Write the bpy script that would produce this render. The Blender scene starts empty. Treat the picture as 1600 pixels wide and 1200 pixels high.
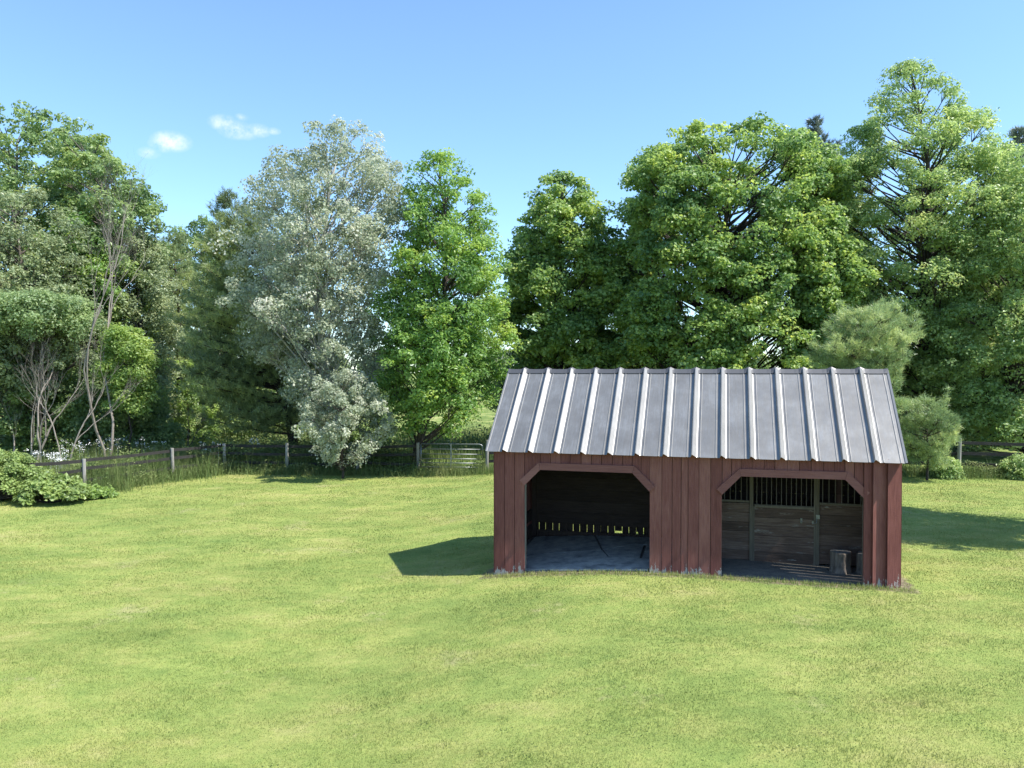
import bpy, math, random
import numpy as np
rng = np.random.default_rng(11)
random.seed(5)
C = bpy.context.scene.collection
R = math.radians

# ------------------------------------------------------------------ camera, sky, sun, exposure
FPX, CAMH = 1205.0, 4.04
cd = bpy.data.cameras.new('camera'); cam = bpy.data.objects.new('camera', cd); C.objects.link(cam)
cd.sensor_width = 36; cd.lens = 36*FPX/1600; cd.clip_end = 2000; cd.clip_start = 0.1
cam.location = (0, 0, CAMH); cam.rotation_euler = (R(90-1.05), 0, 0)
bpy.context.scene.camera = cam

BYAW = R(15.3)                     # the shed is turned 15.3 degrees
SUN_EL = R(55); SUN_AZ = -BYAW - R(5.0)      # direction to the sun in the ground plane, from +X
sdir = np.array([math.cos(SUN_EL)*math.cos(SUN_AZ), math.cos(SUN_EL)*math.sin(SUN_AZ), math.sin(SUN_EL)])
W = bpy.data.worlds.new("World"); bpy.context.scene.world = W; W.use_nodes = True
nt = W.node_tree; bg = nt.nodes['Background']
sky = nt.nodes.new('ShaderNodeTexSky'); sky.sky_type = 'NISHITA'; sky.sun_disc = False
sky.sun_elevation = SUN_EL; sky.sun_rotation = math.pi/2 - SUN_AZ
sky.air_density = 1.0; sky.dust_density = 0.1; sky.ozone_density = 1.6; sky.altitude = 100
bg.inputs['Strength'].default_value = 0.125

def N(t, kind, **kw):
    n = t.nodes.new(kind)
    for k, v in kw.items(): setattr(n, k, v)
    return n
def math_node(t, op, a, b=None, clamp=False):
    n = N(t, 'ShaderNodeMath', operation=op, use_clamp=clamp)
    for i, v in enumerate((a, b)):
        if v is None: continue
        if hasattr(v, 'links'): t.links.new(v, n.inputs[i])
        else: n.inputs[i].default_value = v
    return n.outputs[0]
def pix_dir(px, py):
    p = R(-1.05); x = (px-800)/FPX; u = -(py-600)/FPX
    v = np.array([x, math.cos(p)-u*math.sin(p), math.sin(p)+u*math.cos(p)]); return v/np.linalg.norm(v)
def mixc_(t, a):
    n = N(t, 'ShaderNodeMix', data_type='RGBA', blend_type='MULTIPLY'); n.inputs['Factor'].default_value = 1; t.links.new(a, n.inputs['A']); n.inputs['B'].default_value = (.78, .90, .98, 1); return n.outputs['Result']
# a few wisps of cloud high in the west, placed by direction on the sky
tc = N(nt, 'ShaderNodeTexCoord'); nz = N(nt, 'ShaderNodeTexNoise'); nz.inputs['Scale'].default_value = 60; nz.inputs['Detail'].default_value = 7
nz.inputs['Roughness'].default_value = .62
nt.links.new(tc.outputs['Generated'], nz.inputs['Vector'])
tot = None
for (px, py, rad, amp) in [(268, 221, .016, .8), (256, 226, .012, .6), (233, 239, .009, .5), (350, 192, .013, .6), (368, 203, .015, .6), (384, 208, .011, .35), (403, 204, .011, .55), (428, 205, .006, .6), (378, 183, .006, .35)]:
    d = N(nt, 'ShaderNodeVectorMath', operation='SUBTRACT'); nt.links.new(tc.outputs['Generated'], d.inputs[0]); d.inputs[1].default_value = pix_dir(px, py)
    s = N(nt, 'ShaderNodeVectorMath', operation='MULTIPLY'); nt.links.new(d.outputs[0], s.inputs[0]); s.inputs[1].default_value = (1, 1, 1.9)
    l = N(nt, 'ShaderNodeVectorMath', operation='LENGTH'); nt.links.new(s.outputs[0], l.inputs[0])
    m = math_node(nt, 'SUBTRACT', 1, math_node(nt, 'DIVIDE', l.outputs['Value'], rad*1.5), True)
    m = math_node(nt, 'MULTIPLY', m, amp*.8)
    tot = m if tot is None else math_node(nt, 'MAXIMUM', tot, m)
nn = math_node(nt, 'SUBTRACT', nz.outputs['Fac'], .36, True)
cl = math_node(nt, 'MULTIPLY', math_node(nt, 'MULTIPLY', tot, nn), 6.5, True)
mx = N(nt, 'ShaderNodeMix', data_type='RGBA'); nt.links.new(cl, mx.inputs['Factor'])
sz = N(nt, 'ShaderNodeSeparateXYZ'); nt.links.new(tc.outputs['Generated'], sz.inputs[0])
hz_ = math_node(nt, 'SUBTRACT', 1, math_node(nt, 'MULTIPLY', sz.outputs[2], 2.6), True)
tint = N(nt, 'ShaderNodeMix', data_type='RGBA', blend_type='MULTIPLY'); nt.links.new(hz_, tint.inputs['Factor'])
nt.links.new(sky.outputs[0], tint.inputs['A']); tint.inputs['B'].default_value = (.84, .90, 1, 1)
tint2 = mixc_(nt, tint.outputs['Result'])
nt.links.new(tint2, mx.inputs['A']); mx.inputs['B'].default_value = (4.2, 4.4, 4.6, 1)
nt.links.new(mx.outputs['Result'], bg.inputs['Color'])

sl = bpy.data.lights.new('sun', 'SUN'); sl.energy = 3.8; sl.angle = R(.55); sl.color = (1, .955, .88)
so = bpy.data.objects.new('sun', sl); C.objects.link(so)
from mathutils import Vector, Matrix
so.rotation_euler = Vector(sdir).to_track_quat('Z', 'Y').to_euler(); so.location = (30, -5, 40)
vs = bpy.context.scene.view_settings; vs.view_transform = 'Standard'; vs.look = 'None'; vs.gamma = 1; vs.exposure = 1.25
cy = bpy.context.scene.cycles; cy.max_bounces = 8; cy.transparent_max_bounces = 8; cy.diffuse_bounces = 4

# ------------------------------------------------------------------ helpers
def G(x, y=0.0):
    """height of the ground"""
    x = np.asarray(x, float); y = np.asarray(y, float)
    return .26*np.tanh((x+.3)/2.0) + .018*np.sin(x*.9+1.3)*np.sin(y*.7) 
def at(px, d):            # sideways position of something seen at px at distance d
    return (px-800)/FPX*d
def zat(py, d):
    p = R(-1.05); u = -(py-600)/FPX
    return CAMH + d*(math.sin(p)+u*math.cos(p))/(math.cos(p)-u*math.sin(p))

class MB:
    def __init__(s): s.V = []; s.F = []; s.T = []; s.n = 0
    def add(s, V, F, t=None):
        V = np.asarray(V, float).reshape(-1, 3); F = np.asarray(F, np.int64)
        s.V.append(V); s.F.append(F+s.n); s.n += len(V)
        t = np.zeros(len(F)) + (rng.random() if t is None else t); s.T.append(t)
    def box(s, x0, x1, y0, y1, z0, z1, t=None, M=None):
        V = np.array([[x, y, z] for z in (z0, z1) for (x, y) in ((x0, y0), (x1, y0), (x1, y1), (x0, y1))], float)
        if M is not None: V = V@M[:3, :3].T + M[:3, 3]
        s.add(V, [[3, 2, 1, 0], [4, 5, 6, 7], [0, 1, 5, 4], [1, 2, 6, 5], [2, 3, 7, 6], [3, 0, 4, 7]], t)
    def hexa(s, V, t=None):
        s.add(V, [[3, 2, 1, 0], [4, 5, 6, 7], [0, 1, 5, 4], [1, 2, 6, 5], [2, 3, 7, 6], [3, 0, 4, 7]], t)
    def tube(s, P, r, k=6, t=None, cap=True):
        P = np.asarray(P, float); r = np.zeros(len(P))+r
        d = np.gradient(P, axis=0); d /= np.linalg.norm(d, axis=1)[:, None]+1e-9
        ref = np.array([0, 0, 1.]) if abs(d[0][2]) < .8 else np.array([1., 0, 0])
        u = np.cross(d, ref); u /= np.linalg.norm(u, axis=1)[:, None]+1e-9; v = np.cross(d, u)
        a = np.linspace(0, 2*np.pi, k, endpoint=False)
        V = P[:, None]+r[:, None, None]*(u[:, None]*np.cos(a)[None, :, None]+v[:, None]*np.sin(a)[None, :, None])
        n = len(P); i, j = np.meshgrid(np.arange(n-1), np.arange(k), indexing='ij'); j2 = (j+1) % k
        F = np.stack([i*k+j, (i+1)*k+j, (i+1)*k+j2, i*k+j2], -1).reshape(-1, 4)
        s.add(V.reshape(-1, 3), F, t)
        if cap:
            b = s.n-n*k; tt = s.T[-1][0]
            s.V.append(np.array([P[0], P[-1]])); c0, c1 = s.n, s.n+1; s.n += 2
            jj = np.arange(k); s.F.append(np.stack([b+jj, b+(jj+1) % k, np.full(k, c0)], -1)); s.T.append(np.full(k, tt))
            e = b+(n-1)*k; s.F.append(np.stack([e+(jj+1) % k, e+jj, np.full(k, c1)], -1)); s.T.append(np.full(k, tt))
    def build(s, name, mat, parent=None, smooth=False, loc=None, label=None):
        V = np.concatenate(s.V); 
        if loc is not None: V = V-np.asarray(loc)
        me = bpy.data.meshes.new(name)
        me.vertices.add(len(V)); me.vertices.foreach_set('co', V.astype(np.float32).ravel())
        lt = np.concatenate([np.full(len(f), f.shape[1]) for f in s.F]); lv = np.concatenate([f.ravel() for f in s.F])
        me.loops.add(len(lv)); me.loops.foreach_set('vertex_index', lv.astype(np.int32))
        me.polygons.add(len(lt)); st = np.concatenate([[0], np.cumsum(lt)[:-1]])
        me.polygons.foreach_set('loop_start', st.astype(np.int32)); me.polygons.foreach_set('loop_total', lt.astype(np.int32))
        me.polygons.foreach_set('use_smooth', np.full(len(lt), bool(smooth)))
        me.update(calc_edges=True)
        at_ = me.attributes.new('tint', 'FLOAT', 'FACE'); at_.data.foreach_set('value', np.concatenate(s.T).astype(np.float32))
        me.materials.append(mat)
        o = bpy.data.objects.new(name, me); C.objects.link(o)
        if parent: o.parent = parent
        elif loc is not None: o.location = loc
        if label: o['label'] = label
        return o
def tag(o, label=None, cat=None, group=None, kind=None):
    if label: o['label'] = label
    if cat: o['category'] = cat
    if group: o['group'] = group
    if kind: o['kind'] = kind
    return o
def thing(name, label, cat, loc=(0, 0, 0), rotz=0, group=None):
    o = bpy.data.objects.new(name, None); C.objects.link(o); o.location = loc; o.rotation_euler = (0, 0, rotz); o.empty_display_size = .3
    return tag(o, label, cat, group)
def copy_tree(o, loc, rotz=0, scale=1, label=None):
    r = o.copy(); C.objects.link(r); r.location = loc; r.rotation_euler = (0, 0, rotz); r.scale = (scale,)*3
    if label: r['label'] = label
    for ch in o.children:
        c = ch.copy(); C.objects.link(c); c.parent = r
        for g in ch.children:
            d = g.copy(); C.objects.link(d); d.parent = c
    return r

# ------------------------------------------------------------------ materials
def newmat(name):
    m = bpy.data.materials.new(name); m.use_nodes = True
    return m, m.node_tree, m.node_tree.nodes['Principled BSDF']
def ramp(t, fac, cols):
    n = N(t, 'ShaderNodeValToRGB'); e = n.color_ramp.elements
    while len(e) < len(cols): e.new(.5)
    for el, (p, c) in zip(e, cols): el.position = p; el.color = (*c, 1)
    t.links.new(fac, n.inputs[0]); return n.outputs[0]
def noise(t, vec, scale, detail=4, rough=.55, stretch=None):
    if stretch is not None:
        mp = N(t, 'ShaderNodeMapping'); mp.inputs['Scale'].default_value = stretch; t.links.new(vec, mp.inputs['Vector']); vec = mp.outputs[0]
    n = N(t, 'ShaderNodeTexNoise'); n.inputs['Scale'].default_value = scale; n.inputs['Detail'].default_value = detail; n.inputs['Roughness'].default_value = rough
    t.links.new(vec, n.inputs['Vector']); return n.outputs['Fac']
def mixc(t, f, a, b, blend='MIX'):
    n = N(t, 'ShaderNodeMix', data_type='RGBA', blend_type=blend)
    for k, v in (('Factor', f), ('A', a), ('B', b)):
        if hasattr(v, 'links'): t.links.new(v, n.inputs[k])
        elif k == 'Factor': n.inputs[k].default_value = v
        else: n.inputs[k].default_value = (*v, 1)
    return n.outputs['Result']
def attr(t, name='tint'):
    n = N(t, 'ShaderNodeAttribute', attribute_name=name); return n.outputs['Fac']
def bump(t, h, bs, strength, dist):
    n = N(t, 'ShaderNodeBump'); n.inputs['Strength'].default_value = strength; n.inputs['Distance'].default_value = dist
    t.links.new(h, n.inputs['Height']); t.links.new(n.outputs[0], bs.inputs['Normal'])

def leafmat(name, c0, c1, c2, trans=.35, rough=.42, spec=.5):
    m, t, b = newmat(name); k = 1.85; c0, c1, c2 = [tuple(min(v*k, .62) for v in (c[0]*1.06+.010, c[1], c[2]+.018)) for c in (c0, c1, c2)]; trans = min(trans+.08, .5)
    col = ramp(t, attr(t), [(0, c0), (.5, c1), (1, c2)])
    t.links.new(col, b.inputs['Base Color']); b.inputs['Roughness'].default_value = rough
    b.inputs['Specular IOR Level'].default_value = spec
    tr = N(t, 'ShaderNodeBsdfTranslucent')
    hs = N(t, 'ShaderNodeHueSaturation'); hs.inputs['Hue'].default_value = .485; hs.inputs['Saturation'].default_value = 1.1; hs.inputs['Value'].default_value = 1.5
    t.links.new(col, hs.inputs['Color']); t.links.new(hs.outputs[0], tr.inputs['Color'])
    ms = N(t, 'ShaderNodeMixShader'); ms.inputs[0].default_value = trans
    t.links.new(b.outputs[0], ms.inputs[1]); t.links.new(tr.outputs[0], ms.inputs[2])
    t.links.new(ms.outputs[0], t.nodes['Material Output'].inputs['Surface'])
    return m
def barkmat(name, a, b_, sc=9):
    m, t, b = newmat(name); tc = N(t, 'ShaderNodeTexCoord')
    n = noise(t, tc.outputs['Object'], sc, 5, .6, (1, 1, .25))
    t.links.new(ramp(t, n, [(.3, a), (.7, b_)]), b.inputs['Base Color']); b.inputs['Roughness'].default_value = .9
    bump(t, n, b, .8, .03); return m
def woodmat(name, cols, worn=None, wornlo=.62, horiz=False, bstr=.5, saw=0, rough=.85, axis=2):
    m, t, b = newmat(name); tc = N(t, 'ShaderNodeTexCoord'); v = tc.outputs['Object']
    st = (1, 1, .07) if not horiz else (.07, 1, 1)
    off = N(t, 'ShaderNodeVectorMath', operation='ADD'); cb = N(t, 'ShaderNodeCombineXYZ')
    k = math_node(t, 'MULTIPLY', attr(t), 37.0)
    for i in range(3): t.links.new(k, cb.inputs[i])
    t.links.new(v, off.inputs[0]); t.links.new(cb.outputs[0], off.inputs[1]); vv = off.outputs[0]
    g = noise(t, vv, 45, 5, .65, st); big = noise(t, vv, 2.6, 4, .6, (1, 1, .5) if not horiz else (.5, 1, 1))
    f = math_node(t, 'ADD', math_node(t, 'MULTIPLY', g, .55), math_node(t, 'MULTIPLY', attr(t), .25)); f = math_node(t, 'ADD', f, math_node(t, 'MULTIPLY', big, .35))
    col = ramp(t, f, [(.35, cols[0]), (.58, cols[1]), (.85, cols[2])])
    if worn:
        w = noise(t, vv, 9, 6, .7, (1, 1, .3) if not horiz else (.3, 1, 1))
        w = math_node(t, 'MULTIPLY', math_node(t, 'SUBTRACT', w, wornlo, True), 7, True)
        col = mixc(t, w, col, worn)
    t.links.new(col, b.inputs['Base Color']); b.inputs['Roughness'].default_value = rough; b.inputs['Specular IOR Level'].default_value = .25
    h = g
    if saw:
        wv = N(t, 'ShaderNodeTexWave', wave_type='BANDS', bands_direction='Z'); wv.inputs['Scale'].default_value = 17; wv.inputs['Distortion'].default_value = 7; wv.inputs['Detail'].default_value = 4
        t.links.new(vv, wv.inputs['Vector']); h = math_node(t, 'ADD', math_node(t, 'MULTIPLY', g, .8), math_node(t, 'MULTIPLY', wv.outputs['Fac'], saw))
    bump(t, h, b, bstr, .012)
    return m, t, b, col

# painted red boards; paint flaked away near the ground where rain splashes
RED = [(.115, .038, .032), (.185, .068, .057), (.28, .125, .10)]
m_red, t, b, col = woodmat('red_paint', RED, (.33, .25, .21), .72, saw=.25, bstr=.55)
tc = N(t, 'ShaderNodeTexCoord'); sx = N(t, 'ShaderNodeSeparateXYZ'); t.links.new(tc.outputs['Object'], sx.inputs[0])
nn_ = noise(t, tc.outputs['Object'], 16, 5, .7, (1, 1, .4))
hgt = math_node(t, 'SUBTRACT', sx.outputs[2], math_node(t, 'MULTIPLY', math_node(t, 'SUBTRACT', nn_, .40), 1.1))
gx = math_node(t, 'MULTIPLY', math_node(t, 'TANH', math_node(t, 'MULTIPLY', sx.outputs[0], .48)), .25)
hg = math_node(t, 'SUBTRACT', hgt, gx)
ms_ = math_node(t, 'MULTIPLY', math_node(t, 'SUBTRACT', -.055, hg, True), 40, True)
t.links.new(mixc(t, ms_, col, (.36, .34, .31)), b.inputs['Base Color'])
m_trim = woodmat('red_trim_paint', [(.15, .058, .052), (.21, .088, .076), (.29, .135, .118)], (.2, .14, .12), .74, horiz=True, bstr=.4)[0]
m_post = woodmat('weathered_post', [(.10, .085, .07), (.2, .17, .135), (.33, .29, .24)], bstr=.5)[0]
m_dark = woodmat('dark_boards', [(.028, .02, .016), (.055, .038, .03), (.09, .065, .052)], horiz=True)[0]  # dark tones for the boards and beams inside the shed
m_darkv = woodmat('dark_upright_boards', [(.03, .021, .017), (.058, .04, .032), (.09, .065, .05)])[0]
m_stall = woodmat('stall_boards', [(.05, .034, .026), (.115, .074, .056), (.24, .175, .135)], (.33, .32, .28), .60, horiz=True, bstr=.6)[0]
m_stallpost = woodmat('stall_posts', [(.075, .062, .048), (.13, .11, .082), (.20, .17, .13)])[0]
m_fence = woodmat('grey_fence_wood', [(.15, .14, .125), (.28, .265, .24), (.42, .40, .37)], bstr=.6)[0]
m_rail = woodmat('dark_fence_rail', [(.016, .015, .014), (.035, .033, .031), (.08, .076, .073)], horiz=True)[0]
m_iron, t, b = newmat('iron_bar'); b.inputs['Base Color'].default_value = (.16, .14, .12, 1); b.inputs['Metallic'].default_value = .5; b.inputs['Roughness'].default_value = .6
m_steel, t, b = newmat('galvanised_tube'); b.inputs['Base Color'].default_value = (.20, .21, .215, 1); b.inputs['Metallic'].default_value = .7; b.inputs['Roughness'].default_value = .42

# roof metal: dull, stained steel
m_roof, t, b = newmat('dull_steel_sheet'); tc = N(t, 'ShaderNodeTexCoord')
n1 = noise(t, tc.outputs['Object'], 1.6, 5, .65); n2 = noise(t, tc.outputs['Object'], 20, 6, .75, (1, .12, .12))
f = math_node(t, 'ADD', math_node(t, 'MULTIPLY', n1, .5), math_node(t, 'MULTIPLY', n2, .5))
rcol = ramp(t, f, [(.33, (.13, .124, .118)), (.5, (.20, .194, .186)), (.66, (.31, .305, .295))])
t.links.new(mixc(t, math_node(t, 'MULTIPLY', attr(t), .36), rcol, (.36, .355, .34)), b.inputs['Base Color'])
b.inputs['Metallic'].default_value = .5; t.links.new(ramp(t, n2, [(.3, (.5, .5, .5)), (.7, (.34, .34, .34))]), b.inputs['Roughness'])
bump(t, n1, b, .25, .02)
m_cap, t, b = newmat('dark_ridge_metal'); b.inputs['Base Color'].default_value = (.10, .10, .105, 1); b.inputs['Metallic'].default_value = .5; b.inputs['Roughness'].default_value = .5

# ground: mown lawn in front of the fence, rough meadow beyond
def lawn_colour(t, vec, gain=1.0):
    g = gain*.92
    hue = math_node(t, 'ADD', math_node(t, 'MULTIPLY', noise(t, vec, .33, 6, .68, (1, 1.3, 1)), .6), math_node(t, 'MULTIPLY', noise(t, vec, 2.7, 4, .7, (.7, 1, 1)), .4))
    col = ramp(t, hue, [(.34, (.185*g, .265*g, .070*g)), (.47, (.265*g, .33*g, .090*g)), (.56, (.335*g, .37*g, .112*g)), (.68, (.44*g, .415*g, .17*g))])
    dry = math_node(t, 'MULTIPLY', math_node(t, 'SUBTRACT', math_node(t, 'ADD', math_node(t, 'MULTIPLY', noise(t, vec, .62, 3, .5), .7), math_node(t, 'MULTIPLY', noise(t, vec, 7, 4, .7), .3)), .60, True), 6, True)
    col = mixc(t, dry, col, (.46*g, .41*g, .22*g))
    br = math_node(t, 'ADD', math_node(t, 'MULTIPLY', noise(t, vec, 11, 4, .7), .55), math_node(t, 'MULTIPLY', noise(t, vec, 1.1, 3, .6, (.3, 1.0, 1)), .45))
    return mixc(t, 1.0, col, ramp(t, br, [(.32, (.80, .81, .80)), (.5, (1, 1, 1)), (.66, (1.18, 1.16, 1.15))]), 'MULTIPLY')
m_ground, t, b = newmat('lawn_ground'); geo = N(t, 'ShaderNodeNewGeometry'); pos = geo.outputs['Position']
lc = lawn_colour(t, pos, .85)
mw = noise(t, pos, .5, 6, .7); mc = ramp(t, mw, [(.3, (.07, .12, .03)), (.5, (.17, .22, .06)), (.62, (.30, .31, .11)), (.75, (.36, .27, .14))])
sx = N(t, 'ShaderNodeSeparateXYZ'); t.links.new(pos, sx.inputs[0])
edge = math_node(t, 'ADD', sx.outputs[1], math_node(t, 'MULTIPLY', mw, 1.5))
# the fence line bends nearer on the left and on the right
bl = math_node(t, 'MULTIPLY', math_node(t, 'MAXIMUM', math_node(t, 'SUBTRACT', math_node(t, 'MULTIPLY', sx.outputs[0], -1), 12.5), 0), 1.6)
br = math_node(t, 'MULTIPLY', math_node(t, 'MAXIMUM', sx.outputs[0], 0), .2)
edge = math_node(t, 'ADD', math_node(t, 'ADD', edge, bl), br)
mk = math_node(t, 'MULTIPLY', math_node(t, 'SUBTRACT', edge, 32.0), 1.4, True)
def lin2(ax, ay, c):   # ax*x + ay*y + c
    return math_node(t, 'ADD', math_node(t, 'ADD', math_node(t, 'MULTIPLY', sx.outputs[0], ax), math_node(t, 'MULTIPLY', sx.outputs[1], ay)), c)
_bx, _by, _c, _s = -.336, 15.23, math.cos(BYAW), math.sin(BYAW)
ls_ = lin2(_c, -_s, -_bx*_c+_by*_s); lt_ = lin2(_s, _c, -_bx*_s-_by*_c)
ds_ = math_node(t, 'SUBTRACT', math_node(t, 'ABSOLUTE', math_node(t, 'SUBTRACT', ls_, 3.65)), 3.70); dt_ = math_node(t, 'SUBTRACT', math_node(t, 'ABSOLUTE', math_node(t, 'SUBTRACT', lt_, 1.5)), 1.58)
dd_ = math_node(t, 'SUBTRACT', math_node(t, 'MAXIMUM', ds_, dt_), math_node(t, 'MULTIPLY', noise(t, pos, 3, 5, .7), .48))
trod = math_node(t, 'MULTIPLY', math_node(t, 'SUBTRACT', .0, dd_), 9, True)
lm_ = mixc(t, mk, lc, mc); lm_ = mixc(t, trod, lm_, ramp(t, noise(t, pos, 14, 5, .7), [(.35, (.10, .085, .06)), (.6, (.24, .20, .13))]))
t.links.new(lm_, b.inputs['Base Color']); b.inputs['Roughness'].default_value = .95; b.inputs['Specular IOR Level'].default_value = .1
bump(t, noise(t, pos, 30, 4, .7), b, .6, .03)
def grassmat(name, meadow=False):
    m, t, b = newmat(name); geo = N(t, 'ShaderNodeNewGeometry')
    if meadow: c = ramp(t, noise(t, geo.outputs['Position'], .8, 5, .7), [(.3, (.06, .115, .03)), (.5, (.12, .185, .05)), (.7, (.25, .27, .10))])
    else: c = lawn_colour(t, geo.outputs['Position'], 1.0)
    c = mixc(t, math_node(t, 'MULTIPLY', attr(t), .5), c, (.34, .37, .14)) if not meadow else mixc(t, math_node(t, 'MULTIPLY', attr(t), .55), c, (.30, .31, .14))
    t.links.new(c, b.inputs['Base Color']); b.inputs['Roughness'].default_value = .6; b.inputs['Specular IOR Level'].default_value = .25
    tr = N(t, 'ShaderNodeBsdfTranslucent'); t.links.new(c, tr.inputs['Color']); ms = N(t, 'ShaderNodeMixShader'); ms.inputs[0].default_value = .3
    t.links.new(b.outputs[0], ms.inputs[1]); t.links.new(tr.outputs[0], ms.inputs[2]); t.links.new(ms.outputs[0], t.nodes['Material Output'].inputs['Surface'])
    return m
m_blade = grassmat('grass_blades'); m_meadow = grassmat('tall_grass', True)

m_dirt, t, b = newmat('dirt'); geo = N(t, 'ShaderNodeNewGeometry'); n1 = noise(t, geo.outputs['Position'], 6, 6, .7)
n2 = noise(t, geo.outputs['Position'], 60, 4, .7)
t.links.new(mixc(t, math_node(t, 'MULTIPLY', math_node(t, 'SUBTRACT', n2, .56, True), 6, True), ramp(t, n1, [(.3, (.09, .08, .07)), (.7, (.20, .175, .14))]), (.42, .38, .28)), b.inputs['Base Color'])
b.inputs['Roughness'].default_value = .95; bump(t, n2, b, .7, .02)
m_mat, t, b = newmat('stall_mat_rubber'); geo = N(t, 'ShaderNodeNewGeometry'); n1 = noise(t, geo.outputs['Position'], 3.5, 6, .7); n2 = noise(t, geo.outputs['Position'], 45, 4, .75)
c = ramp(t, n1, [(.33, (.15, .15, .14)), (.5, (.31, .31, .29)), (.66, (.50, .49, .46))])
dust = math_node(t, 'MULTIPLY', math_node(t, 'MULTIPLY', math_node(t, 'SUBTRACT', n2, .5, True), math_node(t, 'SUBTRACT', n1, .42, True)), 60, True)
t.links.new(mixc(t, dust, c, (.33, .31, .24)), b.inputs['Base Color']); b.inputs['Roughness'].default_value = .75; bump(t, n1, b, .5, .03)
m_stump_bark = barkmat('stump_bark', (.07, .055, .045), (.25, .20, .16), 18)
m_stump_top = woodmat('stump_cut_face', [(.12, .11, .10), (.2, .19, .17), (.3, .28, .26)])[0]

# ------------------------------------------------------------------ ground sheet
def grid_axis(lo, hi, step, far):
    a = list(np.arange(lo, hi+1e-6, step)); d = step
    while a[-1] < far: d *= 1.35; a.append(a[-1]+d)
    d = step
    while a[0] > -far: d *= 1.35; a.insert(0, a[0]-d)
    return np.array(a)
xs = grid_axis(-24, 28, .5, 900); ys = grid_axis(2, 40, .5, 900)
X, Y = np.meshgrid(xs, ys, indexing='ij'); Z = G(X, Y)
mb = MB(); n, m = X.shape; i, j = np.meshgrid(np.arange(n-1), np.arange(m-1), indexing='ij')
mb.add(np.stack([X, Y, Z], -1).reshape(-1, 3), np.stack([i*m+j, (i+1)*m+j, (i+1)*m+j+1, i*m+j+1], -1).reshape(-1, 4), 0)
tag(mb.build('ground', m_ground, smooth=True), 'mown lawn running into rough meadow beyond the fence', kind='structure')

# ------------------------------------------------------------------ the red shed
BX, BY = -.336, 15.23; L, D = 7.31, 3.1; EZ = 2.44; HR = 4.03; OF = .14; OL, OR = .16, .09
cb_, sb_ = math.cos(BYAW), math.sin(BYAW)
def b2w(s, t): return BX+s*cb_+t*sb_, BY-s*sb_+t*cb_
def Gb(s, t): x, y = b2w(s, t); return float(G(x, y))
shed = thing('shed', 'dark red wooden two-bay horse shed with grey ribbed metal roof on the lawn', 'shed', (BX, BY, 0), -BYAW)
slope = (HR-EZ)/(D/2+OF)
def roofz(t): return HR - abs(t-D/2)*slope
def interp(x, P): return float(np.interp(x, [p[0] for p in P], [p[1] for p in P]))
OP1 = [(.613, 1.80), (.93, 2.10), (2.705, 2.10), (3.03, 1.78)]
OP2 = [(4.338, 1.78), (4.67, 2.11), (6.416, 2.115), (6.72, 1.82)]
edges = [0, .207, .404, .613, .93, 1.13, 1.33, 1.52, 1.73, 1.93, 2.12, 2.33, 2.52, 2.705, 2.87, 3.03, 3.253, 3.441, 3.605, 3.732, 3.928, 4.134, 4.338, 4.50, 4.67, 4.86, 5.07, 5.25, 5.46, 5.66, 5.86, 6.07, 6.24, 6.416, 6.57, 6.72]
mb = MB()
for k in range(len(edges)-1):
    a, c = edges[k], edges[k+1]; g = random.uniform(.002, .006); mid = (a+c)/2; y0 = -.028+random.uniform(-.006, .004); tl = random.uniform(-.004, .004)
    a2, c2 = a+g, c-g
    ov = None
    for O in (OP1, OP2):
        if O[0][0] < mid < O[-1][0]: ov = O
    lo = [interp(a2, ov), interp(c2, ov)] if ov else [-.35+0*mid]*2
    if not ov:
        lo = [Gb(a, 0)-.03+random.uniform(0, .02)]*2
    top = EZ+.055
    V = [(a2, y0+tl, lo[0]), (c2, y0-tl, lo[1]), (c2, .0, lo[1]), (a2, .0, lo[0]), (a2, y0+tl, top), (c2, y0-tl, top), (c2, 0, top), (a2, 0, top)]
    mb.hexa(V)
# the three rough-sawn boards at the right corner, cupped so the sun rakes them
for a, c, ya, yc in [(6.722, 6.862, -.078, -.036), (6.866, 7.095, -.092, -.012), (7.10, 7.325, -.088, -.012)]:
    z0 = Gb(a, 0)-.05; top = EZ+.055
    mb.hexa([(a, ya, z0), (c, yc, z0), (c, .0, z0), (a, .0, z0), (a, ya, top), (c, yc, top), (c, 0, top), (a, 0, top)])
mb.build('front_wall', m_red, shed)
def trim(O, name):
    inner = [(O[0][0]-.0, O[0][1]-.015), (O[1][0], O[1][1]), (O[2][0], O[2][1]), (O[3][0], O[3][1]-.015)]
    outer = [(O[0][0]-.10, O[0][1]+.08), (O[1][0]-.03, O[1][1]+.135), (O[2][0]+.04, O[2][1]+.135), (O[3][0]+.10, O[3][1]+.08)]
    mb = MB()
    for k in range(3):
        (x0, z0), (x1, z1) = inner[k], inner[k+1]; (u0, w0), (u1, w1) = outer[k], outer[k+1]
        e = .002; f, bk = -.062-(.002 if k == 1 else 0), -.034
        V = [(x0+e, f, z0), (x1-e, f, z1), (x1-e, bk, z1), (x0+e, bk, z0), (u0+e, f, w0), (u1-e, f, w1), (u1-e, bk, w1), (u0+e, bk, w0)]
        mb.hexa(V)
    mb.build(name, m_trim, shed)
trim(OP1, 'opening_trim'); trim(OP2, 'opening_trim')
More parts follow.
